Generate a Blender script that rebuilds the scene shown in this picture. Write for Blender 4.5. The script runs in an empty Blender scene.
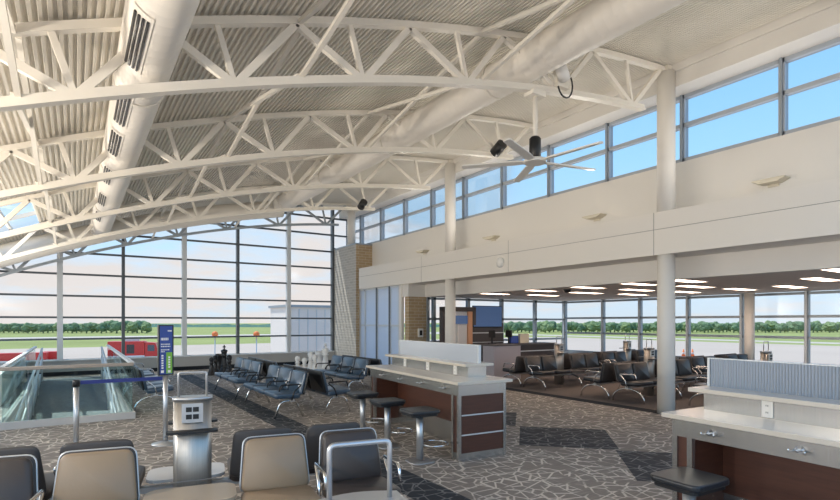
import bpy, bmesh, math, random
from mathutils import Vector, Matrix
random.seed(7)
S = bpy.context.scene
C = S.collection
PI = math.pi

# ------------------------------------------------------------------ materials
def _nt(name):
    m = bpy.data.materials.new(name); m.use_nodes = True
    nt = m.node_tree
    return m, nt, nt.nodes['Principled BSDF']

def mat(name, col, rough=.6, metal=0.0, spec=.5, bump=0.0, bscale=60.0, vary=0.0, vscale=8.0, coat=0.0):
    m, nt, b = _nt(name)
    b.inputs['Base Color'].default_value = (*col, 1)
    b.inputs['Roughness'].default_value = rough
    b.inputs['Metallic'].default_value = metal
    b.inputs['Specular IOR Level'].default_value = spec
    b.inputs['Coat Weight'].default_value = coat
    tc = nt.nodes.new('ShaderNodeTexCoord')
    if vary > 0:
        n = nt.nodes.new('ShaderNodeTexNoise'); n.inputs['Scale'].default_value = vscale; n.inputs['Detail'].default_value = 3
        nt.links.new(tc.outputs['Object'], n.inputs['Vector'])
        mx = nt.nodes.new('ShaderNodeMix'); mx.data_type = 'RGBA'
        mx.inputs[6].default_value = (*[c*(1-vary) for c in col], 1)
        mx.inputs[7].default_value = (*[min(1, c*(1+vary)) for c in col], 1)
        nt.links.new(n.outputs['Fac'], mx.inputs[0]); nt.links.new(mx.outputs[2], b.inputs['Base Color'])
    if bump > 0:
        n = nt.nodes.new('ShaderNodeTexNoise'); n.inputs['Scale'].default_value = bscale
        nt.links.new(tc.outputs['Object'], n.inputs['Vector'])
        bp = nt.nodes.new('ShaderNodeBump'); bp.inputs['Strength'].default_value = bump; bp.inputs['Distance'].default_value = .01
        nt.links.new(n.outputs['Fac'], bp.inputs['Height']); nt.links.new(bp.outputs['Normal'], b.inputs['Normal'])
    return m

def mat_emit(name, col, strength):
    m, nt, b = _nt(name)
    b.inputs['Base Color'].default_value = (*col, 1)
    b.inputs['Emission Color'].default_value = (*col, 1)
    b.inputs['Emission Strength'].default_value = strength
    return m

def mat_glass(name, tint, refl=.08, rough=.0, frost=0.0):
    m = bpy.data.materials.new(name); m.use_nodes = True
    nt = m.node_tree
    for n in list(nt.nodes):
        if n.type == 'BSDF_PRINCIPLED': nt.nodes.remove(n)
    out = [n for n in nt.nodes if n.type == 'OUTPUT_MATERIAL'][0]
    t = nt.nodes.new('ShaderNodeBsdfTransparent'); t.inputs['Color'].default_value = (*tint, 1)
    g = nt.nodes.new('ShaderNodeBsdfGlossy'); g.inputs['Roughness'].default_value = rough
    fr = nt.nodes.new('ShaderNodeLayerWeight'); fr.inputs['Blend'].default_value = .25
    mu = nt.nodes.new('ShaderNodeMath'); mu.operation = 'MULTIPLY_ADD'
    mu.inputs[1].default_value = .35; mu.inputs[2].default_value = refl*.4
    nt.links.new(fr.outputs['Fresnel'], mu.inputs[0])
    mx = nt.nodes.new('ShaderNodeMixShader')
    nt.links.new(mu.outputs[0], mx.inputs[0]); nt.links.new(t.outputs[0], mx.inputs[1]); nt.links.new(g.outputs[0], mx.inputs[2])
    last = mx
    if frost > 0:
        d = nt.nodes.new('ShaderNodeBsdfTranslucent'); d.inputs['Color'].default_value = (*tint, 1)
        d2 = nt.nodes.new('ShaderNodeBsdfDiffuse'); d2.inputs['Color'].default_value = (*tint, 1)
        a = nt.nodes.new('ShaderNodeMixShader'); a.inputs[0].default_value = .55
        nt.links.new(d.outputs[0], a.inputs[1]); nt.links.new(d2.outputs[0], a.inputs[2])
        mm = nt.nodes.new('ShaderNodeMixShader'); mm.inputs[0].default_value = frost
        nt.links.new(mx.outputs[0], mm.inputs[1]); nt.links.new(a.outputs[0], mm.inputs[2]); last = mm
    nt.links.new(last.outputs[0], out.inputs['Surface'])
    return m

def mat_carpet(name, base, line, base2=None, s=1.0, thick=.035):
    m, nt, b = _nt(name)
    b.inputs['Roughness'].default_value = .72; b.inputs['Specular IOR Level'].default_value = .25
    L = nt.links
    tc = nt.nodes.new('ShaderNodeTexCoord')
    masks = []
    for k, (rot, sx, sy, sc) in enumerate(((.5, 1.0, .55, 4.2*s), (1.25, .5, 1.0, 3.6*s))):
        mp = nt.nodes.new('ShaderNodeMapping'); mp.inputs['Rotation'].default_value = (0, 0, rot)
        mp.inputs['Scale'].default_value = (sx, sy, 1); mp.inputs['Location'].default_value = (3.1*k, 1.7*k, 0)
        L.new(tc.outputs['Object'], mp.inputs['Vector'])
        v = nt.nodes.new('ShaderNodeTexVoronoi'); v.feature = 'DISTANCE_TO_EDGE'; v.voronoi_dimensions = '2D'
        v.inputs['Scale'].default_value = sc
        L.new(mp.outputs[0], v.inputs['Vector'])
        lt = nt.nodes.new('ShaderNodeMapRange'); lt.inputs['From Min'].default_value = thick; lt.inputs['From Max'].default_value = thick+.03
        lt.inputs['To Min'].default_value = 1; lt.inputs['To Max'].default_value = 0
        L.new(v.outputs['Distance'], lt.inputs['Value'])
        # break some of the strokes up
        n = nt.nodes.new('ShaderNodeTexNoise'); n.inputs['Scale'].default_value = 2.6*s
        L.new(mp.outputs[0], n.inputs['Vector'])
        g = nt.nodes.new('ShaderNodeMapRange'); g.inputs['From Min'].default_value = .42; g.inputs['From Max'].default_value = .5
        L.new(n.outputs['Fac'], g.inputs['Value'])
        mu = nt.nodes.new('ShaderNodeMath'); mu.operation = 'MULTIPLY'
        L.new(lt.outputs[0], mu.inputs[0]); L.new(g.outputs[0], mu.inputs[1]); masks.append(mu)
    mxm = nt.nodes.new('ShaderNodeMath'); mxm.operation = 'MAXIMUM'
    L.new(masks[0].outputs[0], mxm.inputs[0]); L.new(masks[1].outputs[0], mxm.inputs[1])
    # horizontal fleck in the pile
    mp = nt.nodes.new('ShaderNodeMapping'); mp.inputs['Scale'].default_value = (3, 40, 1)
    L.new(tc.outputs['Object'], mp.inputs['Vector'])
    n = nt.nodes.new('ShaderNodeTexNoise'); n.inputs['Scale'].default_value = 1.6; n.inputs['Detail'].default_value = 4
    L.new(mp.outputs[0], n.inputs['Vector'])
    cm = nt.nodes.new('ShaderNodeMix'); cm.data_type = 'RGBA'
    b2 = base2 or [c*1.5 for c in base]
    cm.inputs[6].default_value = (*[c*.62 for c in base], 1); cm.inputs[7].default_value = (*b2, 1)
    L.new(n.outputs['Fac'], cm.inputs[0])
    cl = nt.nodes.new('ShaderNodeMix'); cl.data_type = 'RGBA'
    cl.inputs[7].default_value = (*line, 1)
    L.new(mxm.outputs[0], cl.inputs[0]); L.new(cm.outputs[2], cl.inputs[6])
    L.new(cl.outputs[2], b.inputs['Base Color'])
    return m

def mat_brick(name, c1, c2, mortar):
    m, nt, b = _nt(name); L = nt.links
    b.inputs['Roughness'].default_value = .85
    tc = nt.nodes.new('ShaderNodeTexCoord')
    sep = nt.nodes.new('ShaderNodeSeparateXYZ'); L.new(tc.outputs['Object'], sep.inputs[0])
    ad = nt.nodes.new('ShaderNodeMath'); ad.operation = 'ADD'
    L.new(sep.outputs['X'], ad.inputs[0]); L.new(sep.outputs['Y'], ad.inputs[1])
    cb = nt.nodes.new('ShaderNodeCombineXYZ'); L.new(ad.outputs[0], cb.inputs['X']); L.new(sep.outputs['Z'], cb.inputs['Y'])
    br = nt.nodes.new('ShaderNodeTexBrick')
    br.inputs['Color1'].default_value = (*c1, 1); br.inputs['Color2'].default_value = (*c2, 1); br.inputs['Mortar'].default_value = (*mortar, 1)
    br.inputs['Scale'].default_value = 1; br.inputs['Brick Width'].default_value = .30; br.inputs['Row Height'].default_value = .10
    br.inputs['Mortar Size'].default_value = .008
    L.new(cb.outputs[0], br.inputs['Vector']); L.new(br.outputs['Color'], b.inputs['Base Color'])
    bp = nt.nodes.new('ShaderNodeBump'); bp.inputs['Strength'].default_value = .5; bp.inputs['Distance'].default_value = .01; bp.invert = True
    L.new(br.outputs['Fac'], bp.inputs['Height']); L.new(bp.outputs['Normal'], b.inputs['Normal'])
    return m

def mat_wood(name, c1, c2, rough=.35, vert=False):
    m, nt, b = _nt(name); L = nt.links
    b.inputs['Roughness'].default_value = rough
    tc = nt.nodes.new('ShaderNodeTexCoord')
    mp = nt.nodes.new('ShaderNodeMapping'); mp.inputs['Scale'].default_value = (2, 2, 26) if not vert else (26, 26, 2)
    L.new(tc.outputs['Object'], mp.inputs['Vector'])
    n = nt.nodes.new('ShaderNodeTexNoise'); n.inputs['Scale'].default_value = 2; n.inputs['Detail'].default_value = 6
    L.new(mp.outputs[0], n.inputs['Vector'])
    cm = nt.nodes.new('ShaderNodeMix'); cm.data_type = 'RGBA'
    cm.inputs[6].default_value = (*c1, 1); cm.inputs[7].default_value = (*c2, 1)
    L.new(n.outputs['Fac'], cm.inputs[0]); L.new(cm.outputs[2], b.inputs['Base Color'])
    return m

def mat_brushed(name, col, rough=.34, metal=.92):
    m, nt, b = _nt(name); L = nt.links
    b.inputs['Metallic'].default_value = metal
    tc = nt.nodes.new('ShaderNodeTexCoord')
    mp = nt.nodes.new('ShaderNodeMapping'); mp.inputs['Scale'].default_value = (90, 90, 2)
    L.new(tc.outputs['Object'], mp.inputs['Vector'])
    n = nt.nodes.new('ShaderNodeTexNoise'); n.inputs['Scale'].default_value = 2
    L.new(mp.outputs[0], n.inputs['Vector'])
    cm = nt.nodes.new('ShaderNodeMix'); cm.data_type = 'RGBA'
    cm.inputs[6].default_value = (*[c*.8 for c in col], 1); cm.inputs[7].default_value = (*[min(1, c*1.15) for c in col], 1)
    L.new(n.outputs['Fac'], cm.inputs[0]); L.new(cm.outputs[2], b.inputs['Base Color'])
    b.inputs['Roughness'].default_value = rough
    return m

M = {}
M['white_steel'] = mat('white_steel', (.82, .77, .68), .45, vary=.03)
M['deck'] = mat('deck', (.80, .755, .67), .6)
M['duct'] = mat('duct', (.84, .79, .71), .45, vary=.03, vscale=3)
M['wall'] = mat('wall', (.78, .75, .70), .75, bump=.05, bscale=200)
M['fascia'] = mat('fascia', (.80, .765, .71), .55)
M['low_ceiling'] = mat('low_ceiling', (.80, .71, .63), .9, vary=.08, vscale=40)
M['joint'] = mat('joint', (.30, .29, .28), .8)
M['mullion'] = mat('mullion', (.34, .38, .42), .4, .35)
M['dark_mullion'] = mat('dark_mullion', (.10, .115, .13), .4, .2)
M['light_mullion'] = mat('light_mullion', (.62, .65, .67), .4, .2)
M['clere_mullion'] = mat('clere_mullion', (.43, .47, .52), .4, .2)
M['glass'] = mat_glass('glass', (.68, .71, .72), .04, .14)
M['rail_glass'] = mat_glass('rail_glass', (.88, .95, .94), .06)
M['frost'] = mat_glass('frost', (.80, .87, .96), .08, .1, .85)  # pale blue of the reflected sky is put into the tint
M['carpet'] = mat_carpet('carpet', (.215, .188, .166), (.60, .54, .47), None, 1.75, .034)
M['carpet_dark'] = mat_carpet('carpet_dark', (.030, .034, .042), (.20, .20, .20), (.05, .056, .066), 1.75, .026)
M['carpet_lounge'] = mat('carpet_lounge', (.15, .13, .122), .95, spec=.1, vary=.35, vscale=30)
M['carpet_border'] = mat('carpet_border', (.028, .032, .04), .9, spec=.1, vary=.2)
M['brick'] = mat_brick('brick', (.40, .29, .17), (.47, .35, .21), (.56, .48, .38))
M['brick_skylit'] = mat_brick('brick_skylit', (.42, .40, .36), (.50, .47, .42), (.62, .60, .56))  # tan brick greyed to paint in sky light on the pier's left face
M['cherry'] = mat_wood('cherry', (.052, .020, .013), (.115, .042, .025), .4)
M['steel'] = mat_brushed('steel', (.50, .485, .46), .27)
M['chrome'] = mat('chrome', (.75, .76, .77), .16, 1.0)
M['silver'] = mat('silver', (.55, .56, .57), .35, .8)
M['quartz'] = mat('quartz', (.62, .565, .485), .22, vary=.06, vscale=120)
M['laminate'] = mat('laminate', (.66, .66, .66), .3)
M['ribbed'] = mat('ribbed', (.37, .40, .44), .32, .5)
M['black_vinyl'] = mat('black_vinyl', (.016, .018, .022), .36, spec=.6, bump=.05)
M['black_vinyl_skylit'] = mat('black_vinyl_skylit', (.038, .075, .125), .30, spec=.85, bump=.04)  # black vinyl, blue sky reflection painted into its base colour
M['brown_vinyl'] = mat('brown_vinyl', (.052, .041, .037), .42, bump=.05)
M['tan_vinyl'] = mat('tan_vinyl', (.30, .218, .142), .42, bump=.05)
M['shell'] = mat('shell', (.065, .058, .056), .5)
M['plastic_black'] = mat('plastic_black', (.012, .013, .015), .4)
M['plastic_white'] = mat('plastic_white', (.78, .77, .74), .4)
M['beige'] = mat('beige', (.62, .57, .46), .5)
M['chess_white'] = mat('chess_white', (.84, .85, .84), .35)
M['chess_black'] = mat('chess_black', (.012, .012, .014), .35)
M['copper'] = mat('copper', (.62, .33, .19), .45, .1)
M['dark_panel'] = mat('dark_panel', (.055, .045, .045), .5)
M['lilac'] = mat('lilac', (.36, .34, .38), .6)
M['charcoal'] = mat('charcoal', (.075, .068, .07), .6)
M['belt'] = mat('belt', (.02, .035, .20), .6)
M['sign_blue'] = mat('sign_blue', (.035, .075, .33), .4)
M['sign_green'] = mat('sign_green', (.22, .50, .06), .4)
M['white_paint'] = mat('white_paint', (.85, .85, .85), .5)
M['blade'] = mat('blade', (.74, .72, .67), .4)
M['bridge_white'] = mat('bridge_white', (.84, .76, .70), .5)
M['rail_brown'] = mat('rail_brown', (.36, .31, .27), .4)
M['curb'] = mat('curb', (.55, .53, .51), .6)
M['knee'] = mat('knee', (.43, .43, .42), .6)
M['table_tan'] = mat('table_tan', (.42, .34, .25), .35)
M['steel_soft'] = mat_brushed('steel_soft', (.46, .44, .41), .42)
M['red'] = mat('red', (.62, .035, .03), .35)
M['orange'] = mat('orange', (.85, .20, .04), .5)
M['tyre'] = mat('tyre', (.02, .02, .02), .8)
M['tarmac'] = mat('tarmac', (.52, .42, .34), .9, vary=.1, vscale=.05)
M['taxi'] = mat('taxi', (.55, .48, .41), .9, vary=.05, vscale=.05)
M['grass'] = mat('grass', (.30, .33, .12), .95, spec=.1, vary=.3, vscale=.03)
M['tree'] = mat('tree', (.16, .235, .13), .95, spec=.1, vary=.4, vscale=.5)
M['tree_light'] = mat('tree_light', (.22, .29, .14), .95, spec=.1, vary=.4, vscale=.5)
M['far_forest'] = mat('far_forest', (.085, .17, .13), .95, spec=.1, vary=.3, vscale=.1)
M['screen_blue'] = mat_emit('screen_blue', (.05, .10, .22), .5)
M['lamp_warm'] = mat_emit('lamp_warm', (1.0, .74, .56), 9.5)
M['ramp_carpet'] = mat('ramp_carpet', (.20, .225, .23), .95, spec=.1, vary=.3, vscale=14)
M['skylight'] = mat_glass('skylight', (.86, .92, .95), .05)

def sky_world():
    w = bpy.data.worlds.new('sky'); S.world = w; w.use_nodes = True
    nt = w.node_tree; L = nt.links
    bg = nt.nodes['Background']
    tc = nt.nodes.new('ShaderNodeTexCoord')
    sep = nt.nodes.new('ShaderNodeSeparateXYZ'); L.new(tc.outputs['Generated'], sep.inputs[0])
    cr = nt.nodes.new('ShaderNodeValToRGB')
    e = cr.color_ramp.elements
    e[0].position = 0.0; e[0].color = (.50, .56, .62, 1)
    e[1].position = 1.0; e[1].color = (.08, .24, .60, 1)
    k = e.new(.10); k.color = (.46, .62, .78, 1)
    k = e.new(.28); k.color = (.29, .53, .78, 1)
    k = e.new(.50); k.color = (.16, .39, .73, 1)
    L.new(sep.outputs['Z'], cr.inputs[0])
    # clouds: projected on a flat layer
    mz = nt.nodes.new('ShaderNodeMath'); mz.operation = 'MAXIMUM'; mz.inputs[1].default_value = 0
    L.new(sep.outputs['Z'], mz.inputs[0])
    az = nt.nodes.new('ShaderNodeMath'); az.operation = 'ADD'; az.inputs[1].default_value = .16
    L.new(mz.outputs[0], az.inputs[0])
    dv = nt.nodes.new('ShaderNodeVectorMath'); dv.operation = 'DIVIDE'
    cb = nt.nodes.new('ShaderNodeCombineXYZ')
    for i in range(3): L.new(az.outputs[0], cb.inputs[i])
    L.new(tc.outputs['Generated'], dv.inputs[0]); L.new(cb.outputs[0], dv.inputs[1])
    n = nt.nodes.new('ShaderNodeTexNoise'); n.inputs['Scale'].default_value = 1.15; n.inputs['Detail'].default_value = 6; n.inputs['Roughness'].default_value = .55
    L.new(dv.outputs[0], n.inputs['Vector'])
    # cloud bank lies low towards +Y, thin elsewhere
    cov = nt.nodes.new('ShaderNodeMapRange'); cov.inputs['From Min'].default_value = .38; cov.inputs['From Max'].default_value = .95
    cov.inputs['To Min'].default_value = .10; cov.inputs['To Max'].default_value = -.13
    L.new(sep.outputs['Y'], cov.inputs['Value'])
    hi = nt.nodes.new('ShaderNodeMapRange'); hi.inputs['From Min'].default_value = .06; hi.inputs['From Max'].default_value = .20
    hi.inputs['To Min'].default_value = 0; hi.inputs['To Max'].default_value = .16
    L.new(sep.outputs['Z'], hi.inputs['Value'])
    a1 = nt.nodes.new('ShaderNodeMath'); a1.operation = 'SUBTRACT'; L.new(n.outputs['Fac'], a1.inputs[0]); L.new(cov.outputs[0], a1.inputs[1])
    a2 = nt.nodes.new('ShaderNodeMath'); a2.operation = 'SUBTRACT'; L.new(a1.outputs[0], a2.inputs[0]); L.new(hi.outputs[0], a2.inputs[1])
    mr = nt.nodes.new('ShaderNodeMapRange'); mr.inputs['From Min'].default_value = .44; mr.inputs['From Max'].default_value = .66
    L.new(a2.outputs[0], mr.inputs['Value'])
    mx = nt.nodes.new('ShaderNodeMix'); mx.data_type = 'RGBA'
    mx.inputs[7].default_value = (.60, .545, .525, 1)
    L.new(mr.outputs[0], mx.inputs[0]); L.new(cr.outputs[0], mx.inputs[6])
    L.new(mx.outputs[2], bg.inputs['Color'])
    bg.inputs['Strength'].default_value = 2.05
sky_world()

# ------------------------------------------------------------------ mesh builder
class MB:
    def __init__(s): s.v = []; s.f = []; s.mi = []; s.sm = []
    def add(s, vs, fs, mi=0, smooth=False, X=None):
        o = len(s.v)
        if X is not None: vs = [X @ Vector(v) for v in vs]
        s.v += [tuple(v) for v in vs]
        for f in fs:
            s.f.append([i+o for i in f]); s.mi.append(mi); s.sm.append(smooth)
        return s
    def box(s, x0, x1, y0, y1, z0, z1, mi=0, X=None):
        vs = [(x0,y0,z0),(x1,y0,z0),(x1,y1,z0),(x0,y1,z0),(x0,y0,z1),(x1,y0,z1),(x1,y1,z1),(x0,y1,z1)]
        return s.add(vs, [(3,2,1,0),(4,5,6,7),(0,1,5,4),(1,2,6,5),(2,3,7,6),(3,0,4,7)], mi, False, X)
    def bar(s, a, b, w, h, up=(0,0,1), mi=0):
        a = Vector(a); b = Vector(b); d = (b-a).normalized(); u = Vector(up)
        if abs(d.dot(u)) > .98: u = Vector((0,1,0))
        r = d.cross(u).normalized(); u = r.cross(d)
        vs = []
        for p in (a, b):
            for i, j in ((-1,-1),(1,-1),(1,1),(-1,1)): vs.append(p + r*(w/2*i) + u*(h/2*j))
        return s.add(vs, [(0,1,2,3),(7,6,5,4),(0,4,5,1),(1,5,6,2),(2,6,7,3),(3,7,4,0)], mi)
    def tube(s, pts, r, n=10, closed=False, caps=True, mi=0, rs=None):
        pts = [Vector(p) for p in pts]; N = len(pts)
        tg = []
        for i in range(N):
            if closed: d = pts[(i+1) % N] - pts[i-1]
            else: d = pts[min(i+1, N-1)] - pts[max(i-1, 0)]
            tg.append(d.normalized())
        t0 = tg[0]; ref = Vector((0,0,1)) if abs(t0.z) < .9 else Vector((1,0,0))
        nn = (ref - t0*ref.dot(t0)).normalized()
        vs = []
        for i in range(N):
            nn = (nn - tg[i]*nn.dot(tg[i])).normalized(); bb = tg[i].cross(nn)
            rr = rs[i] if rs else r
            for k in range(n):
                a = 2*PI*k/n; vs.append(pts[i] + nn*(rr*math.cos(a)) + bb*(rr*math.sin(a)))
        fs = []
        for i in range(N if closed else N-1):
            j = (i+1) % N
            for k in range(n):
                l = (k+1) % n; fs.append((i*n+k, i*n+l, j*n+l, j*n+k))
        s.add(vs, fs, mi, True)
        if caps and not closed:
            o = len(s.v) - len(vs)
            s.f.append([o+k for k in range(n)][::-1]); s.mi.append(mi); s.sm.append(False)
            s.f.append([o+(N-1)*n+k for k in range(n)]); s.mi.append(mi); s.sm.append(False)
        return s
    def lathe(s, prof, c=(0,0,0), n=20, mi=0, smooth=True):
        vs = []; fs = []; P = len(prof)
        for r, z in prof:
            for k in range(n):
                a = 2*PI*k/n; vs.append((c[0]+r*math.cos(a), c[1]+r*math.sin(a), c[2]+z))
        for i in range(P-1):
            for k in range(n):
                l = (k+1) % n; fs.append((i*n+k, i*n+l, (i+1)*n+l, (i+1)*n+k))
        s.add(vs, fs, mi, smooth)
        o = len(s.v) - len(vs)
        if prof[0][0] > 1e-4: s.f.append([o+k for k in range(n)][::-1]); s.mi.append(mi); s.sm.append(False)
        if prof[-1][0] > 1e-4: s.f.append([o+(P-1)*n+k for k in range(n)]); s.mi.append(mi); s.sm.append(False)
        return s
    def prism(s, poly, z0, z1, mi=0, X=None, smooth=False):
        n = len(poly)
        vs = [(x, y, z0) for x, y in poly] + [(x, y, z1) for x, y in poly]
        fs = [tuple(range(n))[::-1], tuple(range(n, 2*n))]
        s.add(vs, fs, mi, False, X)
        o = len(s.v) - 2*n
        for k in range(n):
            l = (k+1) % n; s.f.append([o+k, o+l, o+n+l, o+n+k]); s.mi.append(mi); s.sm.append(smooth)
        return s
    def quad(s, a, b, c, d, mi=0): return s.add([a, b, c, d], [(0,1,2,3)], mi)
    def build(s, name, m, parent=None, bevel=0.0, seg=2, loc=None):
        me = bpy.data.meshes.new(name); me.from_pydata(s.v, [], s.f)
        ms = m if isinstance(m, (list, tuple)) else [m]
        for k in ms: me.materials.append(M[k] if isinstance(k, str) else k)
        me.polygons.foreach_set('material_index', s.mi); me.polygons.foreach_set('use_smooth', s.sm)
        me.update()
        o = bpy.data.objects.new(name, me); C.objects.link(o)
        if parent is not None: o.parent = parent
        if loc: o.location = loc
        if bevel > 0:
            b = o.modifiers.new('bevel', 'BEVEL'); b.width = bevel; b.segments = seg; b.limit_method = 'ANGLE'; b.angle_limit = .7
        return o

def rrect(w, d, r, n=4):
    out = []
    for cx, cy, a0 in ((w/2-r, d/2-r, 0), (-w/2+r, d/2-r, PI/2), (-w/2+r, -d/2+r, PI), (w/2-r, -d/2+r, 1.5*PI)):
        for k in range(n+1):
            a = a0 + PI/2*k/n; out.append((cx+r*math.cos(a), cy+r*math.sin(a)))
    return out

def smooth_path(pts, r, n=4):
    """polyline with rounded corners"""
    pts = [Vector(p) for p in pts]; out = [pts[0]]
    for i in range(1, len(pts)-1):
        a = pts[i] + (pts[i-1]-pts[i]).normalized()*r; b = pts[i] + (pts[i+1]-pts[i]).normalized()*r
        for k in range(n+1):
            t = k/n; out.append(a*(1-t)**2 + pts[i]*2*t*(1-t) + b*t*t)
    out.append(pts[-1]); return out

def tag(o, label, cat, group=None, kind=None):
    o['label'] = label; o['category'] = cat
    if group: o['group'] = group
    if kind: o['kind'] = kind
    return o
def thing(name, label, cat, loc=(0,0,0), rz=0.0, group=None):
    o = bpy.data.objects.new(name, None); C.objects.link(o); o.empty_display_size = .1
    o.location = loc; o.rotation_euler = (0, 0, rz)
    return tag(o, label, cat, group)
def struct(o, label=None, cat=None):
    o['kind'] = 'structure'
    if label: o['label'] = label
    if cat: o['category'] = cat
    return o
def dup(root, loc, rz, label=None, group=None):
    def cp(o, par):
        c = o.copy(); C.objects.link(c)
        if par is not None: c.parent = par
        for ch in list(o.children): cp(ch, c)
        return c
    r = cp(root, None); r.location = loc; r.rotation_euler = (0, 0, rz)
    if label: r['label'] = label
    if group: r['group'] = group
    return r

# ------------------------------------------------------------------ camera
H = 1.65; F = 519.0; YAW = math.radians(33.6); HY = 322.0
fw = Vector((math.sin(YAW), math.cos(YAW), 0)); rt = Vector((math.cos(YAW), -math.sin(YAW), 0))
cam = bpy.data.cameras.new('camera'); co = bpy.data.objects.new('camera', cam); C.objects.link(co)
cam.sensor_width = 36; cam.lens = 36*F/840; cam.shift_y = (HY-250)/840; cam.clip_end = 3000; cam.clip_start = .05
co.location = (0, 0, H); co.rotation_euler = (PI/2, 0, -YAW)
S.camera = co
S.cycles.transparent_max_bounces = 32
vs_ = S.view_settings
vs_.view_transform = 'Standard'; vs_.look = 'None'; vs_.gamma = 1; vs_.exposure = 0.0; vs_.use_curve_mapping = False

# ------------------------------------------------------------------ arch of the roof
def zb(x): return 3.59 + .355*x - .017*x*x          # bottom chord centre
def zt(x): return zb(x) + .60 + .022*x               # top chord centre
def zd(x): return zt(x) + .07                         # underside of the deck
END_Y = 19.5
BK = -1.5
WX = 9.4

# ------------------------------------------------------------------ floor
f = MB()
RX0, RX1, RY0, RY1 = -.90, .78, 10.2, 18.4
def fr(x0, x1, y0, y1, mi=0, z=0): f.quad((x0,y0,z),(x1,y0,z),(x1,y1,z),(x0,y1,z), mi)
fr(-3, 8.74, BK, RY0); fr(-3, RX0, RY0, END_Y); fr(RX1, 8.74, RY0, END_Y); fr(RX0, RX1, RY1, END_Y)
fr(8.74, 9.06, BK, 14.0, 2); fr(9.06, 16.2, BK, 14.0, 3); fr(8.74, 16.2, 14.0, END_Y, 3)
fr(2.62, 3.06, BK, 17.6, 1, .002)
def drect(s0, s1, t0, t1):
    P = lambda s, t: ((s+t)/2, (s-t)/2, .002)
    f.quad(P(s0,t0), P(s0,t1), P(s1,t1), P(s1,t0), 1)
drect(10.0, 11.8, -.1, 1.7); drect(8.1, 9.95, 1.62, 3.4); drect(11.85, 13.6, -2.0, -.2); drect(6.2, 8.0, 3.45, 5.2)
floor = struct(f.build('floor', ['carpet', 'carpet_dark', 'carpet_border', 'carpet_lounge']), 'patterned grey carpet floor with dark insets', 'floor')

# ramp well
r = MB()
RZ = -.88
r.quad((RX0,RY0,RZ),(RX1,RY0,RZ),(RX1,RY1,0),(RX0,RY1,0), 0)
r.quad((RX0,RY0,RZ),(RX0,RY1,0),(RX0,RY0,0),(RX0,RY0,0), 1) if False else None
r.add([(RX1,RY0,RZ),(RX1,RY0,0),(RX1,RY1,0)], [(0,1,2)], 1)
r.add([(RX0,RY0,RZ),(RX0,RY1,0),(RX0,RY0,0)], [(0,1,2)], 1)
r.quad((RX0,RY0,RZ),(RX0,RY0,0),(RX1,RY0,0),(RX1,RY0,RZ), 1)
struct(r.build('floor_ramp', ['ramp_carpet', 'fascia']), 'carpeted ramp sinking below the floor toward the viewer', 'ramp')

# ------------------------------------------------------------------ roof deck with ribs
def deck_strip(x0, x1, y0, y1, mb, pitch=.068, dep=.034):
    n = max(1, int(round((x1-x0)/pitch))); p = (x1-x0)/n
    prof = []
    for k in range(n):
        a = x0 + k*p
        for q, h in ((0, 0), (.38*p, 0), (.52*p, dep), (.86*p, dep)):
            prof.append((a+q, zd(a+q)+h))
    prof.append((x1, zd(x1)))
    vs = [(x, y0, z) for x, z in prof] + [(x, y1, z) for x, z in prof]
    N = len(prof)
    mb.add(vs, [(i, i+N, i+N+1, i+1) for i in range(N-1)])
d = MB()
deck_strip(-2.7, 9.0, -.2, 12.0, d); deck_strip(-.69, 9.0, 12.0, 16.2, d); deck_strip(-2.7, 9.0, 16.2, END_Y+.1, d)
d.quad(*[(x, y, zd(x)+.2) for x, y in ((-.6,0),(9.4,0),(9.4,END_Y),(-.6,END_Y))]) if False else None
# opaque weather layer following the curve above the ribs
for i in range(24):
    xa = -2.7 + 11.9*i/24; xb = -2.7 + 11.9*(i+1)/24
    for ya, yb in ((-.2, 12.0), (16.2, END_Y+.1)) + (((12.0, 16.2),) if xa > -.75 else ()):
        d.quad((xa,ya,zd(xa)+.09),(xb,ya,zd(xb)+.09),(xb,yb,zd(xb)+.09),(xa,yb,zd(xa)+.09))
struct(d.build('ceiling', 'deck'), 'curved white corrugated metal roof deck', 'ceiling')
sk = MB()
for i in range(6):
    xa = -2.6 + 1.91*i/6; xb = -2.6 + 1.91*(i+1)/6
    sk.quad((xa,12.0,zd(xa)+.1),(xb,12.0,zd(xb)+.1),(xb,16.2,zd(xb)+.1),(xa,16.2,zd(xa)+.1))
sko = struct(sk.build('window_skylight', 'skylight'), 'skylight pane in the low left edge of the roof', 'skylight')
fr_ = MB()
for x in (-2.6, -1.9, -1.25, -.69): fr_.bar((x,12,zd(x)+.06),(x,16.2,zd(x)+.06),.05,.08)
for y in (12.0, 14.1, 16.2):
    for i in range(4):
        xa = -2.6+1.91*i/4; xb = -2.6+1.91*(i+1)/4; fr_.bar((xa,y,zd(xa)+.06),(xb,y,zd(xb)+.06),.05,.08)
fr_.build('window_frame', 'white_steel', sko)

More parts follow.
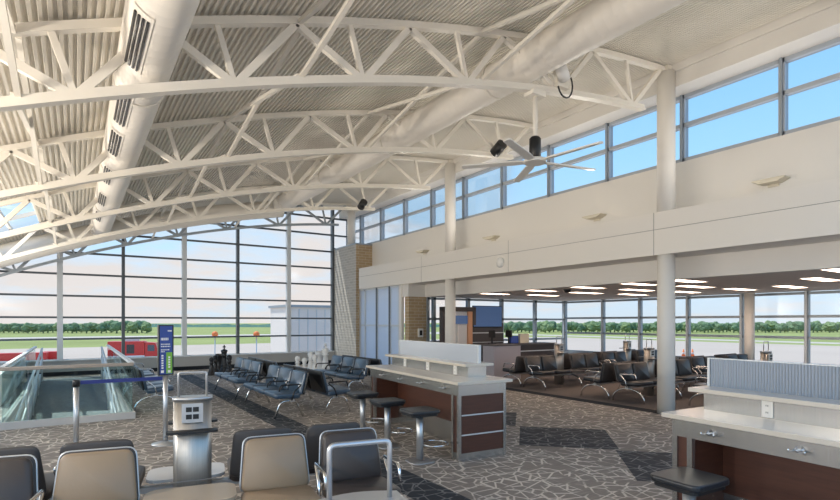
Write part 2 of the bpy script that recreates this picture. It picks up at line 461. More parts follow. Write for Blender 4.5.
# ------------------------------------------------------------------ trusses
TY = [2.1, 5.36, 8.6, 11.85, 15.05, 18.3]
names = ['curved white roof truss overhead, one bay closer than the truss carrying the fan', 'nearest curved white roof truss, spanning the top of the view and carrying the fan rod',
         'second curved white roof truss, with a black spotlight near its right end', 'third curved white roof truss, ending beside the tall column over the counter',
         'fourth curved white roof truss, in front of the cross duct', 'farthest curved white roof truss, right at the glazed end wall']
BOT = [-2.75, -1.38, 0, 1.33, 2.77, 4.30, 6.08, 7.89]
TOP = [-2.1, -.7, .65, 1.97, 3.4, 4.95, 6.84, 8.7]
for ti, y in enumerate(TY):
    t = thing('roof_truss', names[ti], 'truss', (0, y, 0), 0, 'curved roof trusses')
    b = MB()
    def chord(mb, fz, x0, x1, w, h, n=30):
        xs = [x0+(x1-x0)*i/n for i in range(n+1)]; vs = []
        for x in xs:
            z = fz(x); vs += [(x,-w/2,z-h/2),(x,w/2,z-h/2),(x,w/2,z+h/2),(x,-w/2,z+h/2)]
        fs = []
        for i in range(n):
            for k in range(4): l = (k+1) % 4; fs.append((i*4+k, i*4+l, i*4+4+l, i*4+4+k))
        fs += [(3,2,1,0), tuple(n*4+k for k in range(4))]
        mb.add(vs, fs)
    if ti < 5:
        chord(b, lambda x: zb(x)-.03, -2.75, 8.2, .11, .03); chord(b, lambda x: zb(x)+.015, -2.75, 8.2, .07, .07)
    else:
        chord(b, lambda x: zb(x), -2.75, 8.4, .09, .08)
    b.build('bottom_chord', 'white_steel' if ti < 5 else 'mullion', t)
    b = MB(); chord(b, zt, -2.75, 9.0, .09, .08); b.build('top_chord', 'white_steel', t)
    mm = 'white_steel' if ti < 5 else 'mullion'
    for k, xb in enumerate(BOT):
        P = (xb, 0, zb(xb)-.01)
        for xt in ([TOP[k]] if k < len(TOP) else []) + ([TOP[k-1]] if k else []):
            w = MB(); w.bar(P, (xt, 0, zt(xt)-.03), .075, .06, (0,1,0)); w.build('web_member', mm, t)
        xm = xb - .17; w = MB(); w.bar(P, (xm, 0, zt(xm)-.03), .055, .05, (0,1,0)); w.build('web_member', mm, t)
    if ti > 0:
        y0 = TY[ti-1] - y
        for xc in (-.42, 2.0, 4.53):
            w = MB(); w.bar((xc, y0, zb(xc)+.06), (xc, -.04, zt(xc)-.02), .045, .045); w.build('cross_brace', 'white_steel', t)
            w = MB(); w.bar((xc+.03, y0+.04, zt(xc)-.02), (xc+.03, 0, zb(xc)+.06), .045, .045); w.build('cross_brace', 'white_steel', t)

# ------------------------------------------------------------------ ducts
def duct(label, x, z, y0, y1, rr, vents):
    t = thing('air_duct', label, 'duct', (x, 0, z))
    m = MB(); pts = []; rs = []
    n = int((y1-y0)/.14)
    for i in range(n+1):
        yy = y0+(y1-y0)*i/n
        pts += [(0, yy-.012, 0), (0, yy, 0), (0, yy+.012, 0)]; rs += [rr, rr+.002, rr]
    m.tube(pts, rr, 28, rs=rs); m.build('duct_tube', 'duct', t)
    for yy in [y for y in TY if y0 < y+.5 < y1]:
        c = MB(); c.tube([(0,yy+.75,0),(0,yy+.80,0)], rr+.012, 28); c.build('band', 'white_steel', t)
    for yv in vents:
        a0 = math.radians(234)
        g = MB(); fr2 = MB()
        # curved register lying on the underside of the duct, facing the seats
        for k in range(4):
            ang = a0 + (k-1.5)*.14
            c_, s_ = math.cos(ang)*(rr+.016), math.sin(ang)*(rr+.016)
            g.bar((c_, yv-.45, s_), (c_, yv+.45, s_), .017, .012, (math.cos(ang), 0, math.sin(ang)))
        for q in range(8):
            aa, ab = a0-.36+.72*q/8, a0-.36+.72*(q+1)/8
            R_ = rr+.008
            fr2.quad((math.cos(aa)*R_,yv-.52,math.sin(aa)*R_),(math.cos(ab)*R_,yv-.52,math.sin(ab)*R_),(math.cos(ab)*R_,yv+.52,math.sin(ab)*R_),(math.cos(aa)*R_,yv+.52,math.sin(aa)*R_))
        p = fr2.build('air_register', 'duct', t); g.build('slot', 'plastic_black', p)
    return t
duct('white spiral air duct with slotted vents running through the trusses at upper left', .56, 4.14, -.1, 16.31, .235,
     [.9, 2.9, 4.85, 6.45, 7.75, 9.5, 11.4, 13.3])
duct('plain white spiral air duct running through the trusses at upper right', 5.5, 5.43, -.1, 16.31, .265, [])
t = thing('air_duct', 'white cross duct curving across the far end below the roof', 'duct', (0, 16.6, 0))
m = MB(); xs = [-2.4+8.0*i/40 for i in range(41)]
m.tube([(x, 0, zb(x)+.29) for x in xs], .27, 26); m.build('duct_tube', 'duct', t)

# ------------------------------------------------------------------ end glazed wall
w = bpy.data.objects.new('window_1', None); C.objects.link(w); struct(w, 'glazed end wall of the hall looking out on the apron', 'window')
dm = MB(); lm = MB()
VX = [END_Y*q for q in (-.117, -.02, .067, .161, .2535, .351, .445)]
for i, x in enumerate(VX):
    thick = i in (1, 3, 5)
    (lm if thick else dm).box(x-(.075 if thick else .045), x+(.075 if thick else .045), END_Y-.12, END_Y+.06, .0 if thick else .42, zd(x))
zr = [.47, 1.12] + [1.12+.674*k for k in range(1, 8)]
for z in zr:
    # the rail runs only where the arch is above it
    xs = [x for x in [VX[0]+.02*i for i in range(1, int((8.72-VX[0])/.02))] if zt(x) > z]
    if xs: dm.box(xs[0], 8.72, END_Y-.05, END_Y+.04, z-.03, z+.03)
for z in (4.62, 5.16, 5.84): dm.box(8.72, WX, END_Y-.05, END_Y+.04, z-.03, z+.03)
dm.box(9.32, 9.41, END_Y-.1, END_Y+.05, 4.6, 6.1)
dm.build('mullion', 'dark_mullion', w); lm.build('mullion_post', 'light_mullion', w)
g = MB(); n = 30
for i in range(n):
    xa = -2.4+11.1*i/n; xb = -2.4+11.1*(i+1)/n
    g.quad((xa,END_Y,.45),(xb,END_Y,.45),(xb,END_Y,zd(xb)),(xa,END_Y,zd(xa)))
g.quad((8.7,END_Y,4.6),(WX,END_Y,4.6),(WX,END_Y,zd(WX)),(8.7,END_Y,zd(8.7)))
g.build('glass_pane', 'glass', w)
kw = MB(); kw.box(-3, 8.72, END_Y-.14, END_Y+.14, .12, .45); struct(kw.build('wall_end', 'knee'), 'grey knee wall under the end glazing', 'wall')
kw = MB(); kw.box(-3, 8.72, END_Y-.16, END_Y+.14, 0, .12); struct(kw.build('baseboard_end', 'carpet_border'), 'dark base along the end wall', 'baseboard')
kw = MB(); kw.box(-3, 8.72, END_Y-.2, END_Y+.1, .45, .49); struct(kw.build('trim_1', 'light_mullion'), 'metal sill along the end glazing', 'trim')

# ------------------------------------------------------------------ right side: pier, fascia, walls, clerestory
p = MB(); PY = 17.43
p.quad((8.72,PY,0),(8.72,END_Y+.2,0),(8.72,END_Y+.2,4.55),(8.72,PY,4.55), 1)
p.box(8.721, 9.7, PY, END_Y+.2, 0, 4.55, 0); p.box(8.70, 9.72, PY-.02, END_Y+.22, 4.55, 4.60, 2)
struct(p.build('wall_pier', ['brick', 'brick_skylit', 'mullion']), 'tan brick pier beside the end glazing', 'wall')
m = MB(); m.box(8.75, 9.5, BK, 17.25, 2.86, 3.315); m.box(8.75, 9.5, BK, 17.25, 3.325, 3.63); m.box(8.757, 9.49, BK, 17.24, 3.3, 3.34, 1)
for y in (1.7, 5.5, 9.3, 13.1):
    m.box(8.748, 8.76, y-.005, y+.005, 2.86, 3.63, 1)
struct(m.build('wall_fascia', ['fascia', 'joint']), 'white panelled fascia band over the lounge opening', 'wall')
m = MB(); m.box(WX, WX+.2, BK, END_Y, 3.6, 4.63); 
struct(m.build('wall_upper', ['wall', 'joint']), 'white wall below the clerestory windows', 'wall')
m = MB(); m.box(9.5, 9.7, BK, 14.0, 2.465, 2.86); m.box(8.86, 9.7, 14.0, 14.4, 2.465, 2.86); struct(m.build('wall_bulkhead', 'wall'), 'recessed bulkhead above the lounge ceiling', 'wall')
m = MB(); m.box(8.98, WX+.2, BK, END_Y, 5.87, 6.14); m.box(8.94, 9.02, BK, END_Y, 6.14, 6.34)
struct(m.build('wall_header', 'fascia'), 'white header band above the clerestory', 'wall')
w = bpy.data.objects.new('window_2', None); C.objects.link(w); struct(w, 'clerestory windows high on the right wall with blue sky', 'window')
m = MB(); mb2 = MB()
ys = [3.72+1.635*k for k in range(-3, 10)]
for y in ys:
    m.box(WX+.02, WX+.16, y-.045, y+.045, 4.63, 5.87); mb2.box(WX-.02, WX+.02, y-.02, y+.02, 4.63, 5.87)
for z in (4.66, 5.31, 5.84): m.box(WX+.02, WX+.14, BK, END_Y, z-.035, z+.035)
m.build('mullion', 'clere_mullion', w); mb2.build('mullion_cap', 'mullion', w)
g = MB(); g.quad((WX+.08,BK,4.63),(WX+.08,END_Y,4.63),(WX+.08,END_Y,5.87),(WX+.08,BK,5.87)); g.build('glass_pane', 'glass', w)

# columns
def column(x, y, rr, z0, z1, label):
    m = MB(); m.lathe([(rr, z0), (rr, z1)], (0, 0, 0), 28)
    o = m.build('column', 'fascia', loc=(x, y, 0)); return tag(o, label, 'column')
def two_stage(x, y, label):
    t = thing('column', label, 'column', (x, y, 0))
    m = MB(); m.lathe([(.15, 0), (.15, 2.86)], (0,0,0), 28); m.build('lower_shaft', 'fascia', t)
    m = MB(); m.lathe([(.155, 3.63), (.155, zt(x)-.05)], (0,0,0), 28); m.build('upper_shaft', 'fascia', t)
    m = MB(); m.lathe([(.14, 2.86), (.14, 3.6)], (0,0,0), 20); m.build('core', 'fascia', t)
    m = MB(); m.box(-.1, .1, -.1, .1, zt(x)-.08, zt(x)+.05); m.build('cap_plate', 'white_steel', t)
two_stage(8.91, 5.36, 'round white column behind the right counter, rising past the fascia')
two_stage(8.91, 11.85, 'round white column rising past the fascia behind the far counter')
column(8.95, 18.3, .16, 4.6, 6.1, 'round white column stub standing on top of the brick pier')
column(15.5, 6.9, .125, 0, 2.45, 'slim round column by the lounge windows')

# frosted partition between pier and lounge opening
w = bpy.data.objects.new('window_3', None); C.objects.link(w); struct(w, 'frosted glass partition beside the brick pier, sky blue put into its tint', 'window')
m = MB(); g = MB()
for y in (14.58, 15.2, 16.1, 17.0, 17.4): m.box(8.86, 8.96, y-.04, y+.04, 0, 2.86)
m.box(8.86, 8.96, 14.58, 17.4, 1.50, 1.56); m.box(8.86, 8.96, 14.58, 17.4, 2.8, 2.86); m.box(8.86, 8.96, 14.58, 17.4, 0, .06)
m.build('mullion', 'light_mullion', w)
mm_ = MB()
for y in (15.2, 16.1): mm_.box(8.84, 8.87, y-.035, y+.035, 0, 2.86)
mm_.build('mullion_cap', 'dark_mullion', w)
g.box(8.90, 8.915, 14.6, 17.4, .03, 2.83); g.build('glass_pane', 'frost', w)
m = MB(); m.box(8.84, 8.95, 14.4, 14.56, 0, 2.86); struct(m.build('trim_2', 'fascia'), 'white jamb at the left end of the lounge opening', 'trim')

# ------------------------------------------------------------------ lounge room
LX, LY, LZ = 16.2, 14.0, 2.48
m = MB(); m.box(9.7, LX+.2, BK, LY+.2, LZ, LZ+.1); struct(m.build('ceiling_lounge', 'low_ceiling'), 'low grey lounge ceiling', 'ceiling')
m = MB(); m.box(LX-.1, LX+.15, BK, LY, 0, .5); struct(m.build('wall_lounge', 'mullion'), 'low sill wall under the lounge windows', 'wall')
def lounge_win(name, label, axis, ps, lo, hi):
    w = bpy.data.objects.new(name, None); C.objects.link(w); struct(w, label, 'window')
    m = MB(); c2 = MB(); g = MB()
    if axis == 'y':
        for y in ps: m.box(LX-.05, LX+.08, y-.05, y+.05, .5, LZ); c2.box(LX-.09, LX-.05, y-.025, y+.025, .5, LZ)
        for z in (.52, 1.23, 1.80, LZ-.06): m.box(LX-.05, LX+.05, lo, hi, z-.035, z+.035)
        g.quad((LX,lo,.5),(LX,hi,.5),(LX,hi,LZ),(LX,lo,LZ))
    else:
        for x in ps: m.box(x-.05, x+.05, LY-.05, LY+.08, .1, LZ)
        for z in (.14, 1.0, 1.75, LZ-.06): m.box(lo, hi, LY-.05, LY+.05, z-.035, z+.035)
        g.quad((lo,LY,.1),(hi,LY,.1),(hi,LY,LZ),(lo,LY,LZ))
    m.build('mullion', 'mullion', w)
    if c2.v: c2.build('mullion_cap', 'light_mullion', w)
    g.build('glass_pane', 'glass', w)
lounge_win('window_4', 'long lounge window wall looking out on the airfield', 'y', [LX*q for q in (.06,.159,.2584,.3578,.4575,.5563,.66,.753,.863)], BK, LY)
lounge_win('window_5', 'window wall at the back of the lounge behind the gate desk', 'x', [9.6, 9.85, 11.3, 12.85, 14.55, LX], 9.57, LX)
m = MB(); m.box(8.88, 9.56, LY, LY+.25, 0, 2.465); struct(m.build('wall_lounge_brick', 'brick'), 'tan brick wall at the back of the lounge', 'wall')
m = MB(); m.box(-.09,.09,-.03,.03,-.14,.14); m.box(-.05,.05,-.035,-.03,-.08,.08,1)
o = m.build('wall_box', ['plastic_white', 'plastic_black'], loc=(9.30, LY-.03, 1.30)); tag(o, 'small white box with a dark window on the brick wall', 'wall box')
# ceiling lights
spots = [(10.1,3.15),(10.1,5.7),(10.1,6.75),(10.1,8.1),(10.1,9.6),(12.0,4.05),(12.0,6.5),(12.0,8.0),(12.0,9.6),(13.9,5.3),(13.9,6.4),(13.9,7.8),(13.9,9.4),(12.0,11.2),(10.1,11.4)]
lamp0 = None
for i, (x, y) in enumerate(spots):
    if lamp0 is None:
        lamp0 = thing('ceiling_light', 'recessed strip light in the low lounge ceiling', 'ceiling light', (x, y, LZ), 0, 'strip lights in the lounge ceiling')
        m = MB()
        for a in ((-.62,.62,-.165,-.15),(-.62,.62,.15,.165),(-.62,-.6,-.165,.165),(.6,.62,-.165,.165)): m.box(a[0],a[1],a[2],a[3],-.014,.0)
        m.build('frame', 'plastic_white', lamp0)
        m = MB(); m.box(-.6,.6,-.15,.15,-.01,-.002); m.build('diffuser', 'lamp_warm', lamp0)
    else: dup(lamp0, (x, y, LZ), 0)
m = MB(); m.lathe([(.0,-.12),(.06,-.11),(.09,-.06),(.10,0)], (0,0,0), 16); m.lathe([(.12,-.005),(.12,.0)], (0,0,0), 16)
o = m.build('ceiling_camera', 'plastic_black', loc=(10.4, 8.9, LZ+.03)); tag(o, 'small black dome camera on the lounge ceiling', 'camera')

# gate doorway, TV, desks
t = thing('gate_doorway', 'dark framed gate doorway with copper coloured side panels', 'doorway', (10.0, 12.9, 0), -.08)
m = MB(); m.box(-.62,-.5,-.1,.1,0,2.12); m.box(.5,.62,-.1,.1,1.55,2.12); m.box(-.62,.62,-.1,.1,1.98,2.12); m.build('frame', 'dark_panel', t)
m = MB(); m.box(-.5,-.36,-.08,.06,0,1.98); m.build('side_panel', 'copper', t)
m = MB(); m.box(.34,.5,-.08,.06,0,1.98); m.build('side_panel', 'copper', t)
m = MB(); m.box(-.36,.34,.0,.05,0,1.98); m.build('back_panel', 'laminate', t)
m = MB(); m.box(-.05,.0,-.05,0,0,1.7); m.build('post', 'plastic_white', t)
o = MB().box(-.26,.26,-.04,0,-.13,.13).build('information_screen', 'screen_blue', loc=(10.05, 12.84, 1.72)); tag(o, 'small blue information screen inside the gate doorway', 'screen')
m = MB(); m.box(10.55, 12.0, 13.0, 13.12, .3, 1.62); m.box(10.55,12.0,12.98,13.0,1.28,1.31,1); m.box(10.55,12.0,12.98,13.0,.98,1.0,1)
o = m.build('partition_panel', ['charcoal', 'light_mullion'], loc=(0,0,0)); tag(o, 'dark partition panel carrying the television behind the desk', 'partition')
m = MB(); m.box(10.55,10.7,13.0,13.12,0,.3); m.box(11.85,12.0,13.0,13.12,0,.3); mm_ = m.build('foot', 'charcoal', o)
t = thing('television', 'large wall television with blue picture above the gate desk', 'television', (11.27, 12.969, 1.83))
m = MB(); m.box(-.62,.62,-.03,.03,-.35,.35); m.build('housing', 'plastic_black', t, .008)
m = MB(); m.box(-.6,.6,-.034,-.028,-.33,.33); m.build('screen', 'screen_blue', t)
t = thing('gate_desk', 'long dark gate desk in front of the television partition', 'desk', (11.55, 12.1, 0))
m = MB(); m.box(-1.5,1.6,-.3,.3,.0,.92); m.build('body', 'dark_panel', t)
m = MB(); m.box(-1.55,1.65,-.36,.34,.92,.97); m.build('desk_top', 'charcoal', t)
m = MB(); m.box(-.2,1.6,-.32,-.3,.72,.75); m.box(-.2,1.6,-.32,-.3,.4,.43); m.build('trim_strip', 'light_mullion', t)
for i, x in enumerate((10.75, 11.45)):
    m = MB(); m.box(-.02,.02,-.02,.02,0,.42); m.box(-.1,.1,-.08,.08,0,.015); m.box(-.015,.015,-.14,.14,.2,.42)
    o = m.build('monitor', 'plastic_black', loc=(x, 12.15, .97)); tag(o, ['slim dark monitor on the left part of the gate desk','slim dark monitor near the middle of the gate desk'][i], 'monitor', 'monitors on the gate desk')
o = MB().box(-.16,.16,-.05,.05,0,.24).build('folder_box', 'sign_blue', loc=(11.74, 12.22, .97), bevel=.01); tag(o, 'blue box standing on the gate desk', 'box')
o = MB().box(-.2,.2,-.05,.05,0,.3).build('document_stand', 'beige', loc=(12.2, 12.25, .97), bevel=.01); tag(o, 'beige upright panel beside the blue box on the gate desk', 'panel')
t = thing('podium', 'grey podium with plain lilac front left of the lounge seats', 'podium', (10.1, 11.0, 0), -.05)
m = MB(); m.box(-.48,.48,-.25,.25,.02,.98); m.build('body', 'lilac', t)
m = MB(); m.box(-.5,.5,-.27,.27,.98,1.01); m.build('top', 'charcoal', t)

# ------------------------------------------------------------------ wall fixtures
fx = None
flab = ['beige uplight on the upper wall, nearest of the row, right of the near column', 'beige uplight on the upper wall just left of the near column', 'beige uplight on the upper wall midway between the two columns', 'small beige uplight on the upper wall left of the far column']
for i, y in enumerate((3.82, 7.22, 10.54, 13.84)):
    if fx is None:
        fx = thing('wall_uplight', flab[0], 'wall light', (WX-.005, y, 3.92), 0, 'uplights along the upper wall')
        m = MB()
        pr = [(-.24,.0),(-.2,-.05),(.0,-.075),(.2,-.05),(.24,.0)]
        poly = [(-.24,0),(-.13,-.05),(.13,-.05),(.24,0),(.24,.02),(-.24,.02)]
        X = Matrix.Rotation(-PI/2, 4, 'Z') @ Matrix.Rotation(PI/2, 4, 'X')
        m.prism(poly, 0, .22, 0, X); m.build('housing', 'beige', fx, .01)
        m = MB(); m.box(-.2,-.02,-.14,.14,.02,.03); m.build('lens', 'plastic_white', fx)
        m = MB(); m.box(-.02,.0,-.08,.08,-.09,-.02); m.build('wall_bracket', 'beige', fx)
    else: dup(fx, (WX-.005, y, 3.92), 0, flab[i])
m = MB(); X = Matrix.Rotation(PI/2, 4, 'Y')
m.lathe([(.10,0),(.13,.0),(.13,.03),(.09,.06),(.0,.065)], (0,0,0), 18)
o = m.build('wall_speaker', 'plastic_white', loc=(8.75, 9.57, 3.12)); o.rotation_euler = (0, -PI/2, 0); tag(o, 'small round white speaker on the fascia band', 'speaker')

# ceiling fan
t = thing('ceiling_fan', 'large white five-blade ceiling fan hanging from the nearest truss', 'ceiling fan', (5.57, 5.36, 3.98))
topz = zb(5.57)-3.98
m = MB(); m.tube([(0,0,.3),(0,0,topz-.05)], .035, 12); m.build('down_rod', 'white_steel', t)
m = MB(); m.box(-.13,.13,-.09,.09,topz-.12,topz-.05); m.build('mount_bracket', 'white_steel', t)
m = MB(); m.lathe([(.05,.03),(.085,.08),(.085,.33),(.06,.36)], (0,0,0), 20); m.build('motor', 'plastic_black', t)
m = MB(); m.lathe([(.16,-.02),(.16,.03),(.05,.05)], (0,0,0), 20); m.build('hub', 'blade', t)
for k in range(5):
    a = math.radians(60.4+72*k)
    m = MB(); X = Matrix.Rotation(a, 4, 'Z') @ Matrix.Rotation(.16, 4, 'X')
    m.prism([(.12,-.04),(.3,-.06),(1.06,-.05),(1.08,0),(1.06,.05),(.3,.06),(.12,.04)], -.008, .012, 0, X); m.build('blade', 'blade', t)
# spotlights
for i, (x, y, lb) in enumerate(((7.66, 8.6, 'black cylinder spotlight at the right end of the second truss'), (7.68, 15.05, 'black cylinder spotlight at the right end of the fourth truss'))):
    t = thing('spotlight', lb, 'spotlight', (x, y-.16, zb(x)+.12), 0, 'black truss spotlights')
    m = MB(); m.tube([(0,-.12,.06),(0,.14,-.08)], .115, 18); m.build('housing', 'plastic_black', t)
    m = MB(); m.bar((.0,.1,-.1),(.0,.16,-.1),.2,.04); m.bar((0,.05,-.02),(0,.12,-.14),.03,.03); m.build('bracket', 'white_steel', t)
t = thing('floodlight', 'white floodlight with a hanging black cable on the nearest truss', 'floodlight', (5.98, 5.2, zb(5.98)+.16))
m = MB(); m.tube([(-.12,-.05,.12),(.06,.02,-.02)], .085, 16); m.build('housing', 'plastic_white', t)
m = MB(); m.box(-.04,.2,.05,.18,-.12,-.06); m.build('bracket', 'white_steel', t)
m = MB(); m.tube([(.05+.16*math.cos(a), 0, -.1+.2*math.sin(a)) for a in [math.radians(q) for q in range(-160, 60, 20)]], .012, 8); m.build('cable', 'plastic_black', t)

# ------------------------------------------------------------------ tandem seating
def pad(w0, w1, h, th, r=.05):
    """upholstered slab: trapezoid outline with rounded corners, pillowed edge; local x across, z up, y thickness"""
    out = []
    cs = [(w0/2, 0), (w1/2, h), (-w1/2, h), (-w0/2, 0)]
    n = len(cs); P = []
    for i in range(n):
        a = Vector(cs[i-1]); b = Vector(cs[i]); c = Vector(cs[(i+1) % n])
        p = b+(a-b).normalized()*r; q = b+(c-b).normalized()*r
        for k in range(5):
            t = k/4; P.append(p*(1-t)**2 + b*2*t*(1-t) + q*t*t)
    cx, cz = 0, h/2
    rings = []
    for inset, y in ((.018, -th/2), (.0, -th/2+.018), (.0, th/2-.012), (.012, th/2)):
        rings.append([(cx+(p.x-cx)*(1-inset/(w0/2)), y, cz+(p.y-cz)*(1-inset/(h/2))) for p in P])
    N = len(P); vs = [v for rg in rings for v in rg]; fs = []
    for i in range(3):
        for k in range(N):
            l = (k+1) % N; fs.append((i*N+k, i*N+l, (i+1)*N+l, (i+1)*N+k))
    fs.append(tuple(range(N))[::-1]); fs.append(tuple(3*N+k for k in range(N)))
    return vs, fs

def make_bench(label, layout, pitch, vin, group, loc, rz, arms='ends', leg='arch'):
    """layout: list of material keys for seats or 'T' for tables; seats face local -y"""
    t = thing('tandem_bench', label, 'bench', loc, rz, group)
    n = len(layout); x0 = -(n-1)/2*pitch
    m = MB(); m.box(x0-pitch/2+.04, -x0+pitch/2-.04, .0, .07, .29, .335); m.build('beam', 'silver', t)
    lean = .22
    for i, k in enumerate(layout):
        x = x0 + i*pitch
        if k == 'T':
            ty, tz = vin.get('TY', (-.06, .38))
            m = MB(); m.prism([(x+a, b+ty) for a, b in rrect(pitch*1.02, .40, .1)], tz, tz+.025); m.box(x-.05, x+.05, .0, .07, .33, tz, 0); m.build('table_top', vin.get('T', 'laminate'), t)
            continue
        w = pitch-.05; tp, cr2 = (.80, .06) if 'P' in vin or k == 'brown_vinyl' else (.93, .03)
        if cr2 < .05: w = pitch-.025
        vs, fs = pad(w*.94, w*tp, .385, .05, cr2)
        X = Matrix.Translation((x, .19, .40)) @ Matrix.Rotation(-lean, 4, 'X')
        m = MB(); m.add(vs, fs, 0, True, X); b = m.build('backrest', k, t)
        vs, fs = pad(w*.98, w*(tp+.06), .40, .035, cr2)
        X = Matrix.Translation((x, .232, .395)) @ Matrix.Rotation(-lean, 4, 'X')
        if 'P' in vin:
            w2 = MB(); N_ = len(vs)//4
            w2.tube([X @ Vector((v[0]*.985, v[1]-.002, v[2]*.985)) for v in vs[N_:2*N_]], .007, 6, True); w2.build('piping', vin['P'], t)
        m = MB(); m.add(vs, fs, 0, True, X); m.build('back_shell', 'shell' if k != 'black_vinyl_skylit' else 'plastic_black', t)
        vs, fs = pad(w*.94, w*.98, .46, .085, .07)
        X = Matrix.Translation((x, .19, .375)) @ Matrix.Rotation(PI/2-.06, 4, 'X')
        m = MB(); m.add(vs, fs, 0, True, X); m.build('seat', k, t)
    ends = [x0-pitch/2+.03, -x0+pitch/2-.03]
    ax = list(ends)
    if arms == 'all': ax += [x0+pitch*(i+.5) for i in range(n-1) if layout[i] != 'T' and layout[i+1] != 'T']
    for x in ax:
        m = MB(); m.tube(smooth_path([(x,.02,.32),(x,.06,.46),(x,.20,.575),(x,-.18,.585),(x,-.2,.48)], .05), .013, 8)
        m.build('armrest', vin.get('A', 'chrome'), t)
    for x in ([ends[0]+.05, ends[1]-.05] + ([0] if n > 4 else [])):
        m = MB()
        if leg == 'arch':
            pts = []
            for q in range(13):
                a = PI*q/12; pts.append((x, -.36*math.cos(a)+.02 if True else 0, .017+.27*math.sin(a)**.8))
            m.tube(pts, .017, 10)
            m.bar((x,.03,.26),(x,.03,.32),.05,.06)
        else:
            m.tube(smooth_path([(x,-.26,.018),(x,-.16,.30),(x,.10,.31),(x,.24,.018)], .08), .017, 10)
        m.build('leg', 'chrome', t)
    return t

V = {}
# near pair of benches, slightly turned
yw = math.radians(-11.5)
def at_near(s, n, z=0): return (.76 + s*math.cos(yw) - n*math.sin(yw), 4.33 + s*math.sin(yw) + n*math.cos(yw), z)
make_bench('foreground bench facing the viewer with two tan and two brown seats around a table', ['brown_vinyl','tan_vinyl','T','tan_vinyl','brown_vinyl'], .58, {'T':'table_tan', 'P':'silver', 'TY':(.14,.43)}, 'foreground tandem benches', at_near(0,-.60), yw, 'all')
make_bench('foreground bench turned away, back to back with the one facing the viewer', ['brown_vinyl','brown_vinyl','T','brown_vinyl','brown_vinyl'], .58, {}, 'foreground tandem benches', at_near(-.055,.30), yw+PI, 'all')

# left bench by the ramp
make_bench('nearer dark bench along the glass ramp guard, facing right', ['black_vinyl_skylit']*4, .62, {}, 'benches beside the ramp guard', (1.28, 11.9, 0), PI/2)
make_bench('farther dark bench along the glass ramp guard, facing right', ['black_vinyl_skylit']*3, .62, {}, 'benches beside the ramp guard', (1.28, 14.3, 0), PI/2)
# middle groups of black benches
make_bench('nearer three-seat black bench facing left on the dark carpet stripe', ['black_vinyl_skylit']*3, .68, {'A':'plastic_black'}, 'black benches in the left waiting area', (3.05, 9.55, 0), -PI/2, 'all', 'leg')
make_bench('farther three-seat black bench facing left on the dark carpet stripe', ['black_vinyl_skylit']*3, .68, {'A':'plastic_black'}, 'black benches in the left waiting area', (3.05, 12.15, 0), -PI/2, 'all', 'leg')
make_bench('three-seat black bench facing right, back to back with the nearer stripe bench', ['black_vinyl_skylit']*3, .68, {'A':'plastic_black'}, 'black benches in the left waiting area', (3.92, 9.55, 0), PI/2, 'all', 'leg')
make_bench('three-seat black bench facing right, back to back with the farther stripe bench', ['black_vinyl_skylit']*3, .68, {'A':'plastic_black'}, 'black benches in the left waiting area', (3.92, 12.15, 0), PI/2, 'all', 'leg')
make_bench('three-seat black bench facing left just beyond the far counter', ['black_vinyl_skylit']*3, .68, {'A':'plastic_black'}, 'black benches in the left waiting area', (5.35, 11.6, 0), -PI/2, 'all', 'leg')
make_bench('three-seat black bench facing right behind the far counter', ['black_vinyl_skylit']*3, .68, {'A':'plastic_black'}, 'black benches in the left waiting area', (6.22, 11.6, 0), PI/2, 'all', 'leg')
# lounge rows
lay = ['black_vinyl','black_vinyl','T','black_vinyl','black_vinyl']
def lounge_pair(px, y, la, lb, layout=lay, g='black benches in the lounge'):
    make_bench(la, layout, .56, {'T':'charcoal'}, g, (px, y-.40, 0), 0)
    make_bench(lb, layout, .56, {'T':'charcoal'}, g, (px, y+.46, 0), PI)
lounge_pair(10.72, 9.45, 'lounge bench facing the viewer in front of the podium', 'lounge bench turned to the back windows, in front of the podium')
lounge_pair(10.72, 6.85, 'lounge bench facing the viewer just left of the near column', 'lounge bench facing away just left of the near column')
lounge_pair(11.35, 4.75, 'lounge bench facing the viewer behind the right counter', 'lounge bench facing away behind the right counter')
lounge_pair(13.9, 9.6, 'lounge bench facing the viewer by the far corner windows', 'lounge bench facing away by the far corner windows')
lounge_pair(13.9, 7.0, 'lounge bench facing the viewer close to the slim window column', 'lounge bench facing away close to the slim window column')

# ------------------------------------------------------------------ charging pylons
def make_pylon(label, loc, rz):
    t = thing('charging_pylon', label, 'charging station', loc, rz, 'charging pylons between the seats')
    def lens(w, d):
        n = 8; P = [(-w/2+w*i/n, -d/2-.035*math.sin(PI*i/n)) for i in range(n+1)]
        return P + [(w/2-w*i/n, d/2+.035*math.sin(PI*i/n)) for i in range(n+1)]
    m = MB(); m.prism(lens(.27,.09), .0, 1.05, 0, None, True); m.build('body', 'steel_soft', t)
    m = MB(); m.prism(lens(.285,.10), 1.05, 1.075, 0, None, True); m.build('cap', 'silver', t)
    m = MB(); m.prism(rrect(.36,.10,.03), .815, .832, 0, Matrix.Translation((0,-.12,0))); m.build('shelf', 'plastic_black', t)
    m = MB(); m.prism(rrect(.36,.10,.03), .85, .867, 0, Matrix.Translation((0,.12,0))); m.build('shelf', 'plastic_black', t)
    m = MB(); m.box(-.075,.075,-.088,-.076,.885,1.03); pl = m.build('outlet_plate', 'silver', t)
    for z in (.93, .985):
        m = MB(); m.box(-.045,-.004,-.093,-.087,z-.018,z+.018); m.box(.004,.045,-.093,-.087,z-.018,z+.018); m.build('socket', 'plastic_black', pl)
    m = MB(); m.tube(smooth_path([(-.1,0,1.07),(-.1,0,1.26),(.1,0,1.26),(.1,0,1.07)], .02), .009, 8); m.build('handle_loop', 'silver', t)
    m = MB(); m.box(-.135,.135,-.0805,-.079,.44,.445); m.build('seam', 'joint', t)
    return t
